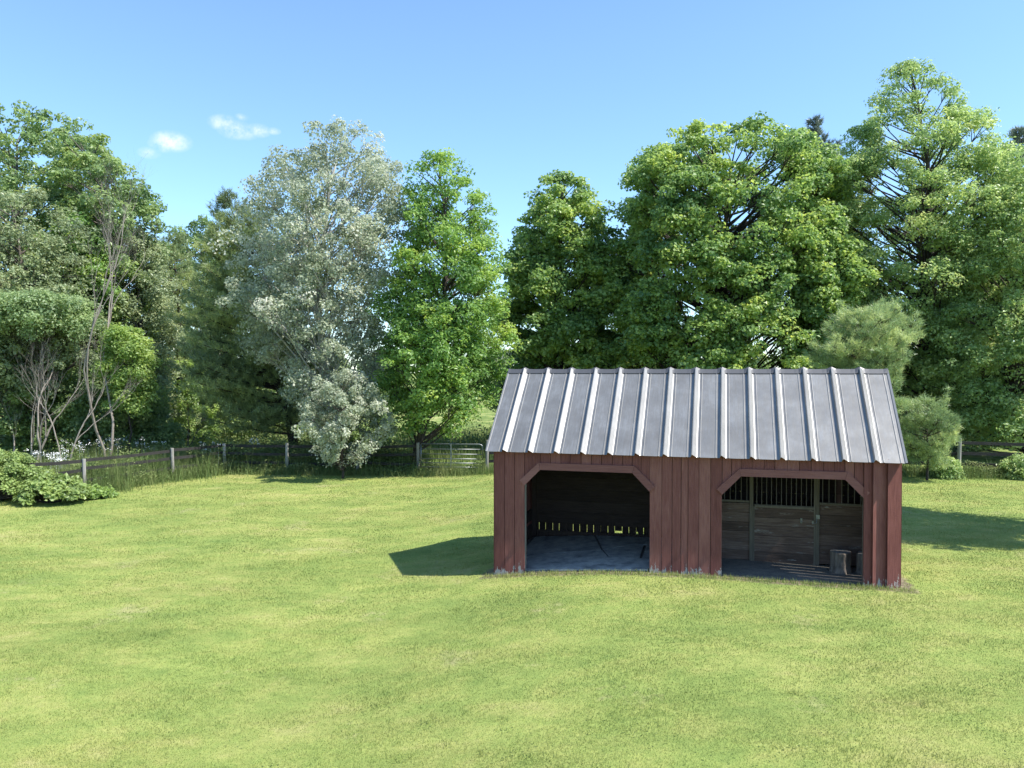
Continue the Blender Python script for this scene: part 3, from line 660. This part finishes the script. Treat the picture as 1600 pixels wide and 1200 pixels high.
tree('maple_tree', 876, 39, [(268, 872, 888), (290, 848, 918), (330, 824, 944), (380, 802, 958), (440, 786, 965), (500, 784, 968), (560, 788, 965), (650, 800, 960)], 'maple', 'pointed dark green maple left of the big domed one', bark=BARKD, nb=90, nc=14, nl=66, leaf=.17, asp=.8, rc=.5, flat=.55, inner=.45)
tree('maple_tree', 1130, 37, [(206, 1085, 1185), (222, 1045, 1240), (260, 1004, 1282), (330, 982, 1292), (400, 968, 1295), (470, 952, 1298), (540, 950, 1295), (600, 955, 1290), (660, 980, 1260)], 'maple', 'biggest domed dark green maple, rising straight behind the shed roof', bark=BARKD, nb=210, nc=15, nl=62, leaf=.16, asp=.8, rc=.48, flat=.6, br=.19, inner=.85, trunk_r=.32)
tree('maple_tree', 1290, 33.5, [(366, 1270, 1310), (395, 1250, 1335), (440, 1238, 1345), (500, 1236, 1338), (570, 1240, 1325)], 'maple', 'small bright-topped maple between the domed maple and the tallest right tree', bark=BARKD, nb=40, nc=12, nl=60, leaf=.16, asp=.8, flat=.55)
pine('pine_tree', 1292, 47, [(205, 1262, 1275), (250, 1245, 1310), (330, 1232, 1335), (420, 1235, 1345), (540, 1235, 1350)], 'blue', 'dark blue-green pine in the gap right of the domed maple', levels=20, per=7, tuft=24, nlen=.3, sp=.45, wid=.024)
tree('sweetgum_tree', 1420, 36, [(100, 1400, 1425), (130, 1372, 1460), (170, 1345, 1505), (220, 1324, 1535), (270, 1302, 1580), (330, 1290, 1592), (400, 1290, 1590), (470, 1300, 1580), (540, 1330, 1580), (600, 1390, 1590), (660, 1420, 1570)], 'gum', 'tallest tree of all, pale green with an airy pointed crown', nb=175, nc=14, nl=62, leaf=.14, asp=.6, rc=.46, br=.20, inner=.4, trunk_r=.3, bark=BARKD)
tree('sweetgum_tree', 1615, 33, [(285, 1560, 1640), (350, 1510, 1690), (430, 1480, 1715), (520, 1465, 1720), (600, 1452, 1720), (650, 1455, 1700), (692, 1490, 1680)], 'gum', 'pale green leafy tree at the right edge, boughs reaching down to the fence', nb=120, nc=14, nl=62, leaf=.135, asp=.6, rc=.44, br=.24, trunk_r=.25, bark=BARKD)
pine('pine_tree', 1590, 50, [(216, 1582, 1600), (265, 1560, 1640), (330, 1545, 1660), (450, 1540, 1680)], 'blue', 'dark pine top showing at the upper right edge', levels=16, per=7, tuft=22, nlen=.3, sp=.5, wid=.026)
pine('white_pine', 1370, 25.5, [(492, 1335, 1380), (512, 1300, 1410), (545, 1272, 1420), (590, 1305, 1400), (640, 1335, 1405)], 'white', 'small soft pale-needled pine just behind the right end of the shed', levels=11, per=7, tuft=52, nlen=.18, sp=.31, trunk_r=.10, rise=.35, wid=.010)
pine('white_pine', 1450, 26.4, [(640, 1430, 1465), (662, 1412, 1486), (692, 1408, 1492), (712, 1425, 1480)], 'white', 'low soft pale pine by the right fence just beyond the shed corner', levels=6, per=6, tuft=46, nlen=.16, sp=.27, trunk_r=.05, rise=.35, wid=.010)
tree('tulip_tree', 1850, 17, [(40, 1760, 1940), (180, 1705, 2030), (310, 1715, 2050), (410, 1740, 2010)], 'oak', 'tree standing out of view at the right whose shadow falls on the lawn', nb=40, nc=12, nl=60, leaf=.16, trunk_r=.2)
# --- lower growth behind the fence
low = [
 ('shrub', 60, 33.8, [(458, 25, 85), (472, -15, 125), (500, -20, 140), (522, 0, 130)], 'mint', 'flat-topped minty green sumac above pale bare stems', .13, 34),
 ('shrub', 202, 34.5, [(512, 172, 216), (540, 164, 240), (585, 165, 240), (640, 175, 235)], 'lime', 'yellow-green bush standing beyond the fence bend', .13, 20),
 ('shrub', -30, 35, [(520, -90, 30), (600, -110, 60), (700, -100, 60)], 'dark', 'dark undergrowth bush at the far left edge', .16, 26),
 ('shrub', 85, 37, [(540, 20, 130), (620, 0, 160), (700, 10, 160)], 'dark', 'dark bush behind the pale bare stems', .16, 30),
 ('shrub', 190, 37, [(600, 120, 250), (650, 110, 270), (710, 120, 270)], 'dark', 'shaded bush behind the white flowers at the left', .16, 26),
 ('shrub', 290, 43, [(560, 250, 330), (610, 240, 350), (690, 245, 350)], 'lime', 'sunlit yellow-green bush under the left pines', .15, 22),
 ('shrub', 395, 46, [(600, 340, 440), (640, 320, 450), (690, 325, 450)], 'bush', 'sunlit bush seen below the level boughs of the dark pine', .16, 22),
 ('shrub', 560, 40, [(600, 520, 600), (640, 500, 620), (700, 505, 620)], 'ash', 'low green bush behind the silvery bush', .16, 20),
 ('shrub', 830, 40, [(540, 790, 870), (600, 770, 890), (690, 775, 890)], 'dark', 'dark bush left of the shed roof', .16, 26),
 ('shrub', 960, 41, [(500, 900, 1010), (580, 890, 1030), (690, 895, 1030)], 'dark', 'dark bush between the two domed maples', .16, 26),
 ('shrub', 1330, 40, [(440, 1290, 1380), (540, 1270, 1400), (690, 1280, 1400)], 'dark', 'dark bush beneath the tallest tree', .17, 32),
 ('shrub', 1480, 38, [(520, 1420, 1540), (600, 1400, 1560), (690, 1400, 1560)], 'ash', 'green understory bush behind the right fence', .16, 32),
 ('shrub', 1478, 27.0, [(718, 1466, 1486), (732, 1458, 1500), (750, 1462, 1500)], 'gum', 'small arching bush in front of the right fence rails', .08, 8),
 ('shrub', 1590, 26.8, [(716, 1586, 1630), (735, 1574, 1640), (758, 1576, 1640)], 'gum', 'pale bush covering the fence at the right edge', .09, 16),
]
for nm, px, d, pf, key, lab, leaf, nb in low:
    tree(nm, px, d, pf, key, lab, 'shrub', nb=nb, nc=11, nl=58 if nb > 16 else 45, leaf=leaf, rc=.42 if leaf > .1 else .2, trunk_r=.05, limb=.018, inner=.3, rise=.9, bark=BARKD)
for px, d, H, lab, st in [(24, 33.5, 6.0, 'pale crooked bare stem furthest left beyond the bush', 1), (56, 33, 6.4, 'clump of pale bare stems holding the flat sumac crown', 3), (98, 32.3, 5.4, 'pale leaning bare stems right of the sumac clump', 2)]:
    bare('bare_shrub', lab, px, d, H, .22, st, base_r=.055, depth=4, lean=.10, cat='shrub', group='pale bare stems at the left', fork0=.40, straight=1.1)
bare('bare_shrub', 'thin dark leaning sapling behind the fence bend', 283, 33.5, 4.6, .4, 1, bark=BARKD, base_r=.05, depth=4, lean=.2, cat='shrub', group='pale bare stems at the left')
# --- round bush and broad leaves at the left edge of the lawn
def bush(name, cx, cy_, rx, ry, h, leaf, n, label, key='bush'):
    z0 = float(G(cx, cy_)); root = thing(name, label, 'bush', (cx, cy_, z0))
    ml, mbk = MB(), MB(); nb = int(n)
    a = rng.random(nb)*6.283; q = np.sqrt(rng.random(nb)); bx = rx*q*np.cos(a); by = ry*q*np.sin(a); bz = h*np.sqrt(np.clip(1-q**2*.9, .05, 1))*rng.uniform(.45, .92, nb)
    B = np.stack([bx, by, bz], 1)
    for b_ in B[::3]: mbk.tube([[0, 0, 0], [b_[0]*.7, b_[1]*.7, b_[2]*.5], b_], [.018, .012, .006], 4, cap=False)
    nl = 90; d2 = unit(rng.normal(size=(nb, nl, 3))); d2[..., 2] = np.abs(d2[..., 2])*1.0-.15
    P = B[:, None]+d2*.26*rng.uniform(.3, 1, (nb, nl, 1)); Nn = unit(d2*.6+[0, 0, .6]+rng.normal(0, .4, d2.shape))
    T = np.clip(.45+rng.normal(0, .15, (nb, 1))+rng.normal(0, .12, (nb, nl)), 0, 1)
    P = P.reshape(-1, 3); ok = P[:, 2] > .03
    V, F = leaf_quads(P[ok], Nn.reshape(-1, 3)[ok], leaf, .75); ml.add(V, F, T.reshape(-1)[ok])
    mbk.build('stems', BARKD, root); ml.build('foliage', LEAF[key], root)
bush('leafy_bush', -17.0, 25.2, 1.9, 1.2, 1.7 , .085, 260, 'large round green bush on the lawn at the left edge')
bush('leafy_bush', -14.9, 24.9, 1.0, .8, .9, .13, 90, 'lower broad-leaved clump at the right foot of the round bush')
bush('leafy_bush', -14.0, 25.9, .45, .4, .35, .12, 24, 'small weedy clump between the round bush and the fence bend', 'lime')

# ------------------------------------------------------------------ fences and gate
def fence_run(label, pts, tops, rails, flat_post=True, H=1.2, skip=()):
    """pts: post positions (x, y); rails: heights above the ground"""
    root = thing('rail_fence', label, 'fence', (pts[0][0], pts[0][1], float(G(*pts[0]))))
    o = np.array([pts[0][0], pts[0][1], float(G(*pts[0]))])
    for k, (x, y) in enumerate(pts):
        if k in skip: continue
        q = MB(); z = float(G(x, y)); lx, ly = rng.normal(0, .02, 2)
        q.tube([np.array([x, y, z-.1])-o, np.array([x+lx*.5, y+ly*.5, z+.5*H])-o, np.array([x+lx, y+ly, z+tops[k]])-o], [.072, .066, .064], 8)
        q.build('post', m_fence, root)
    for k in range(len(pts)-1):
        for ri, rz in enumerate(rails):
            a, b_ = np.array(pts[k]), np.array(pts[k+1]); dr = (b_-a)/np.linalg.norm(b_-a); nr = np.array([dr[1], -dr[0]])
            q = MB(); r0, r1 = rz+rng.normal(0, .025), rz+rng.normal(0, .025)
            za, zb = float(G(*a))+r0, float(G(*b_))+r1; hh = .055; th = .02
            pa, pb = a+nr*-.085-dr*.05, b_+nr*-.085+dr*.05
            sag = (pa+pb)/2; zs_ = (za+zb)/2-.02
            for (u, zu), (v, zv) in (((pa, za), (sag, zs_)), ((sag, zs_), (pb, zb))):
                V = []
                for zz in (-hh, hh):
                    V += [(u[0]-nr[0]*th, u[1]-nr[1]*th, zu+zz), (v[0]-nr[0]*th, v[1]-nr[1]*th, zv+zz), (v[0]+nr[0]*th, v[1]+nr[1]*th, zv+zz), (u[0]+nr[0]*th, u[1]+nr[1]*th, zu+zz)]
                q.hexa(np.array(V)-o, .4)
            q.build('rail', m_rail, root)
LF = [(-15.7, 25.2), (-14.9, 26.8), (-13.4, 30.4), (-12.1, 32.4), (-9.35, 32.0), (-6.4, 31.9), (-3.85, 31.6)]
fence_run('long weathered post and rail fence bending round the left of the lawn to the gate', LF, [1.15, 1.2, 1.2, 1.2, 1.25, 1.2, 1.3], (.42, .80, 1.12))
RF = [(-1.02, 31.0), (2.2, 30.4), (5.4, 29.8), (8.6, 29.2), (11.8, 28.5), (15.9, 27.4), (19.5, 26.7)]
fence_run('dark rail fence running behind the shed to the right edge', RF, [1.3, 1.25, 1.25, 1.25, 1.25, 1.35, 1.3], (.42, .80, 1.17))
gx0, gx1, gy = -3.70, -1.17, 31.3; gz = float(G(gx0, gy)); 
gate = thing('farm_gate', 'silver tube metal farm gate between two posts', 'gate', (gx0, gy, gz), math.atan2(-.35, gx1-gx0)*.6)
w = gx1-gx0; q = MB(); rr = .024; r_ = .14; z0, z1 = .34, 1.28
q.tube([(0, 0, z0), (0, 0, z1), ], rr, 8); q.tube([(0, 0, z1), (w-r_, 0, z1), (w-.04, 0, z1-.04), (w, 0, z1-r_), (w, 0, z0)], rr, 8); q.tube([(0, 0, z0), (w, 0, z0)], rr, 8)
q.build('gate_frame', m_steel, gate, smooth=True)
for zz in (.51, .68, .87, 1.07):
    q = MB(); q.tube([(.02, 0, zz), (w-.02, 0, zz)], .018, 8); q.build('gate_bar', m_steel, gate, smooth=True)
q = MB(); q.box(w*.48, w*.48+.045, -.028, -.02, z0, z1); q.build('brace', m_steel, gate)

# ------------------------------------------------------------------ grass
def blades(mb, x, y, h, w, tint, lean=.5, zoff=0):
    n = len(x); z = G(x, y)+zoff; a = rng.random(n)*6.283; l = rng.uniform(.1, 1, n)*lean*h; b = rng.random(n)*6.283
    P = np.stack([x, y, z], 1); sd = np.stack([np.cos(a), np.sin(a), 0*a], 1)*(w*.5)[:, None]; tp = P+np.stack([np.cos(b)*l, np.sin(b)*l, h], 1)
    V = np.stack([P-sd, P+sd, tp], 1).reshape(-1, 3); mb.add(V, np.arange(3*n).reshape(n, 3), tint)
def in_shed(x, y, m=.0):
    s_ = (x-BX)*cb_-(y-BY)*sb_; t_ = (x-BX)*sb_+(y-BY)*cb_
    return (s_ > -.03-m) & (s_ < L+.03+m) & (t_ > .03) & (t_ < D+.02+m)
mb = MB()
for (d0, d1, dens, w0, h0) in ((5.5, 9, 5200, .006, .028), (9, 13, 3000, .008, .030), (13, 18, 1500, .012, .032), (18, 25, 700, .017, .036), (25, 32, 400, .023, .04)):
    xw = lambda d: .72*d+1.5
    n = int(dens*(d1-d0)*(xw(d0)+xw(d1))); y = rng.uniform(d0, d1, n); x = rng.uniform(-1, 1, n)*xw((d1)); ok = (np.abs(x) < xw(y)) & ~in_shed(x, y); x, y = x[ok], y[ok]
    s_ = (x-BX)*cb_-(y-BY)*sb_; t_ = (x-BX)*sb_+(y-BY)*cb_; dd = np.maximum(np.abs(s_-3.65)-3.70, np.abs(t_-1.5)-1.58); ok = rng.random(n if False else len(x)) < np.clip((dd-.02)/.22, .12, 1); x, y = x[ok], y[ok]
    ok = y < 32-np.maximum(-x-12.5, 0)*1.6-np.maximum(x, 0)*.2+1; x, y = x[ok], y[ok]; n = len(x)
    cl_ = .75+.35*np.sin(x*2.1+np.sin(y*1.7)*2)*np.sin(y*2.6+1)
    blades(mb, x, y, h0*rng.uniform(.5, 1.2, n)*cl_, w0*rng.uniform(.7, 1.3, n), np.clip(rng.normal(.3, .25, n), 0, 1), .8)
# longer tufts the mower missed along the walls of the shed
for (a, c, t0) in ((-.2, L+.2, -.10), ):
    n = 3000; s_ = rng.uniform(a, c, n); t_ = t0-np.abs(rng.normal(0, .10, n)); x = BX+s_*cb_+t_*sb_; y = BY-s_*sb_+t_*cb_
    blades(mb, x, y, rng.uniform(.03, .10, n), np.full(n, .010), np.clip(rng.normal(.35, .25, n), 0, 1), .7)
# clover and taller tufts scattered over the lawn
n = 500; cy_ = 6+24*rng.random(n)**1.3; cx_ = rng.uniform(-1, 1, n)*(.72*cy_+1); ok = ~in_shed(cx_, cy_, .3) & (cy_ < 30-np.maximum(-cx_-12.5, 0)*1.6-np.maximum(cx_, 0)*.2); cx_, cy_ = cx_[ok], cy_[ok]
for k in range(len(cx_)):
    m_ = 26; r0 = rng.uniform(.05, .22); x = cx_[k]+rng.normal(0, r0, m_); y = cy_[k]+rng.normal(0, r0, m_)
    if k % 2: blades(mb, x, y, rng.uniform(.04, .085, m_), np.full(m_, .009), np.clip(rng.normal(.1, .2, m_), 0, 1), .8)
    else:
        P = np.stack([x, y, G(x, y)+rng.uniform(.02, .032, m_)], 1); V, F = leaf_quads(P, unit(rng.normal(0, .3, (m_, 3))+[0, 0, 1]), .022, .9); mb.add(V, F, .3)
tag(mb.build('grass', m_blade), 'short mown grass blades covering the lawn', 'grass', kind='stuff')
# tall weeds along and behind the fence
mb = MB()
def band(P0, P1, wd, n, hlo, hhi, ww=.018):
    u = rng.random(n); off = rng.normal(0, wd, n); P0, P1 = np.array(P0), np.array(P1); dr = P1-P0; nr = np.array([-dr[1], dr[0]])/np.linalg.norm(dr)
    x = P0[0]+dr[0]*u+nr[0]*off; y = P0[1]+dr[1]*u+nr[1]*off
    cl_ = .65+.45*np.abs(np.sin(x*1.9)*np.cos(y*1.3+x))
    blades(mb, x, y, rng.uniform(hlo, hhi, n)*cl_, np.full(n, ww), np.clip(rng.normal(.3, .3, n), 0, 1), .45)
for k in range(len(LF)-1): band(LF[k], LF[k+1], .35, 4600, .12, .50 if k < 3 else .38); 
for k in range(len(LF)-1): band((LF[k][0]-.3, LF[k][1]+1.6), (LF[k+1][0], LF[k+1][1]+1.6), .8, 4200, .4, 1.25)
band((-3.85, 31.6), (-1.0, 31.1), .35, 4200, .2, .6)
for k in range(len(RF)-1): band(RF[k], RF[k+1], .4, 3600, .15, .6)
band((-20, 33.5), (-9, 35), 1.2, 9000, .5, 1.3); band((-12, 38), (14, 37), 1.6, 16000, .3, .8, .03); band((-30, 46), (30, 46), 3, 22000, .4, .9, .05)
def weeds(P0, P1, wd, n, hhi, sz):
    u = rng.random(n); off = rng.normal(0, wd, n); P0, P1 = np.array(P0), np.array(P1); dr = P1-P0; nr = np.array([-dr[1], dr[0]])/np.linalg.norm(dr)
    x = P0[0]+dr[0]*u+nr[0]*off; y = P0[1]+dr[1]*u+nr[1]*off; top = hhi*np.clip(.35+.8*np.abs(np.sin(x*1.3+y)*np.cos(x*.7-y*1.1)), .2, 1.1)
    P = np.stack([x, y, G(x, y)+top*rng.random(n)**.7], 1); Nn = unit(rng.normal(0, .5, (n, 3))+[0, -.2, .8]); V, F = leaf_quads(P, Nn, sz, .6); mb.add(V, F, np.clip(.1+.5*np.sin(x*2.3)*np.sin(y*1.9)+rng.normal(.2, .25, n), 0, 1))
for k in range(2, len(LF)-1): weeds(LF[k], LF[k+1], .3, 2600, .42, .07); weeds((LF[k][0], LF[k][1]+1.4), (LF[k+1][0], LF[k+1][1]+1.4), .6, 4000, 1.15, .10)
for k in range(2): weeds((LF[k][0], LF[k][1]), (LF[k+1][0], LF[k+1][1]), .35, 2400, .5, .07); weeds((LF[k][0]-1.3, LF[k][1]+.6), (LF[k+1][0]-1.3, LF[k+1][1]+.6), .8, 4200, 1.1, .09)
weeds((-3.85, 31.9), (-1, 31.5), .4, 2600, .6, .08)
for k in range(3, len(RF)-1): weeds(RF[k], RF[k+1], .3, 3000, .5, .07)
weeds((-20, 34.5), (-8, 36), 1.2, 9000, 1.4, .11); weeds((-20, 44), (18, 42), 2.4, 12000, 1.3, .16)
tag(mb.build('tall_grass', m_meadow), 'tall weeds and long grass growing along the fence and beyond', 'weeds', kind='stuff')
# white blossom heads among the weeds
m_white, t, b = newmat('white_petals'); b.inputs['Base Color'].default_value = (.8, .8, .78, 1); b.inputs['Roughness'].default_value = .7
mb = MB()
for px, py, d, sx_, sy_, n in [(290/3.43*1, 905/3.43+450, 31, 9, 6, 12), (88, 712, 30, 10, 7, 16), (165, 692, 34, 22, 5, 30), (60, 706, 31, 8, 5, 6), (228, 692, 34, 9, 3, 8), (318, 700, 33, 4, 4, 5), (338, 696, 33, 4, 3, 5), (402, 693, 34, 6, 4, 6), (120, 695, 33, 12, 5, 12), (190, 737, 30, 4, 3, 3)]:
    for k in range(n):
        qx, qy = px+rng.normal(0, sx_), py+rng.normal(0, sy_); dd = d+rng.normal(0, .6); c0 = np.array([at(qx, dd), dd, zat(qy, dd)])
        m_ = 12; P = c0+rng.normal(0, .06, (m_, 3))*[1, 1, .6]; V, F = leaf_quads(P, unit(rng.normal(0, .5, (m_, 3))+[0, -.4, 1]), .036, .9); mb.add(V, F, .5)
        g = float(G(c0[0], c0[1])); s3 = np.array([.006, 0, 0]); mb.add([[c0[0]-.004, c0[1], g], [c0[0]+.004, c0[1], g], c0], [[0, 1, 2]], .5)
tag(mb.build('white_flowers', m_white), 'small white blossoms scattered in the weeds at the left fence', 'flowers', kind='stuff')

# ------------------------------------------------------------------ far side of the meadow
protos = []
for k in range(3):
    root = thing('far_tree', 'x', 'tree', (0, 0, 0), 0, 'trees on the far side of the meadow'); ml, mbk = MB(), MB()
    foliage(ml, mbk, [(.5, 0, 2.5), (2.5, 0, 4.2), (5.5, 0, 3.9), (7.5+k*.6, 0, 1.4)], 0, 34, 9, 34, .5, rc=.9, trunk_r=.2)
    mbk.build('trunk', BARKD, root); ml.build('crown', LEAF[('ash', 'maple', 'olive')[k]], root); protos.append(root)
kinds = ['grey-green', 'dark green', 'olive']
far = [(-60, 'at the far left edge'), (90, 'behind the bare stems'), (230, 'behind the yellow-green bush'), (330, 'under the rounded skyline tree'), (430, 'behind the dark pine'), (520, 'behind the silver poplar trunk'), (600, 'right of the silver poplar'), (690, 'above the metal gate'), (775, 'at the left end of the shed roof'), (850, 'behind the pointed maple'), (955, 'between pointed maple and domed maple'), (1060, 'behind the left half of the domed maple'), (1170, 'behind the right half of the domed maple'), (1270, 'behind the small bright-topped maple'), (1380, 'behind the tallest tree'), (1500, 'behind the right rail fence'), (1640, 'at the far right edge')]
for i, (px, where) in enumerate(far):
    y = 112+rng.normal(0, 7); x = at(px, y)
    k = i % 3; sc = rng.uniform(.75, 1.05); lab = f'small distant {kinds[k]} tree across the meadow, {where}'; p = protos[k]
    if i < 3: p.location = (x, y, float(G(x, y))); p.scale = (sc,)*3; p['label'] = lab
    else: copy_tree(p, (x, y, float(G(x, y))), rng.random()*6.28, sc, lab)
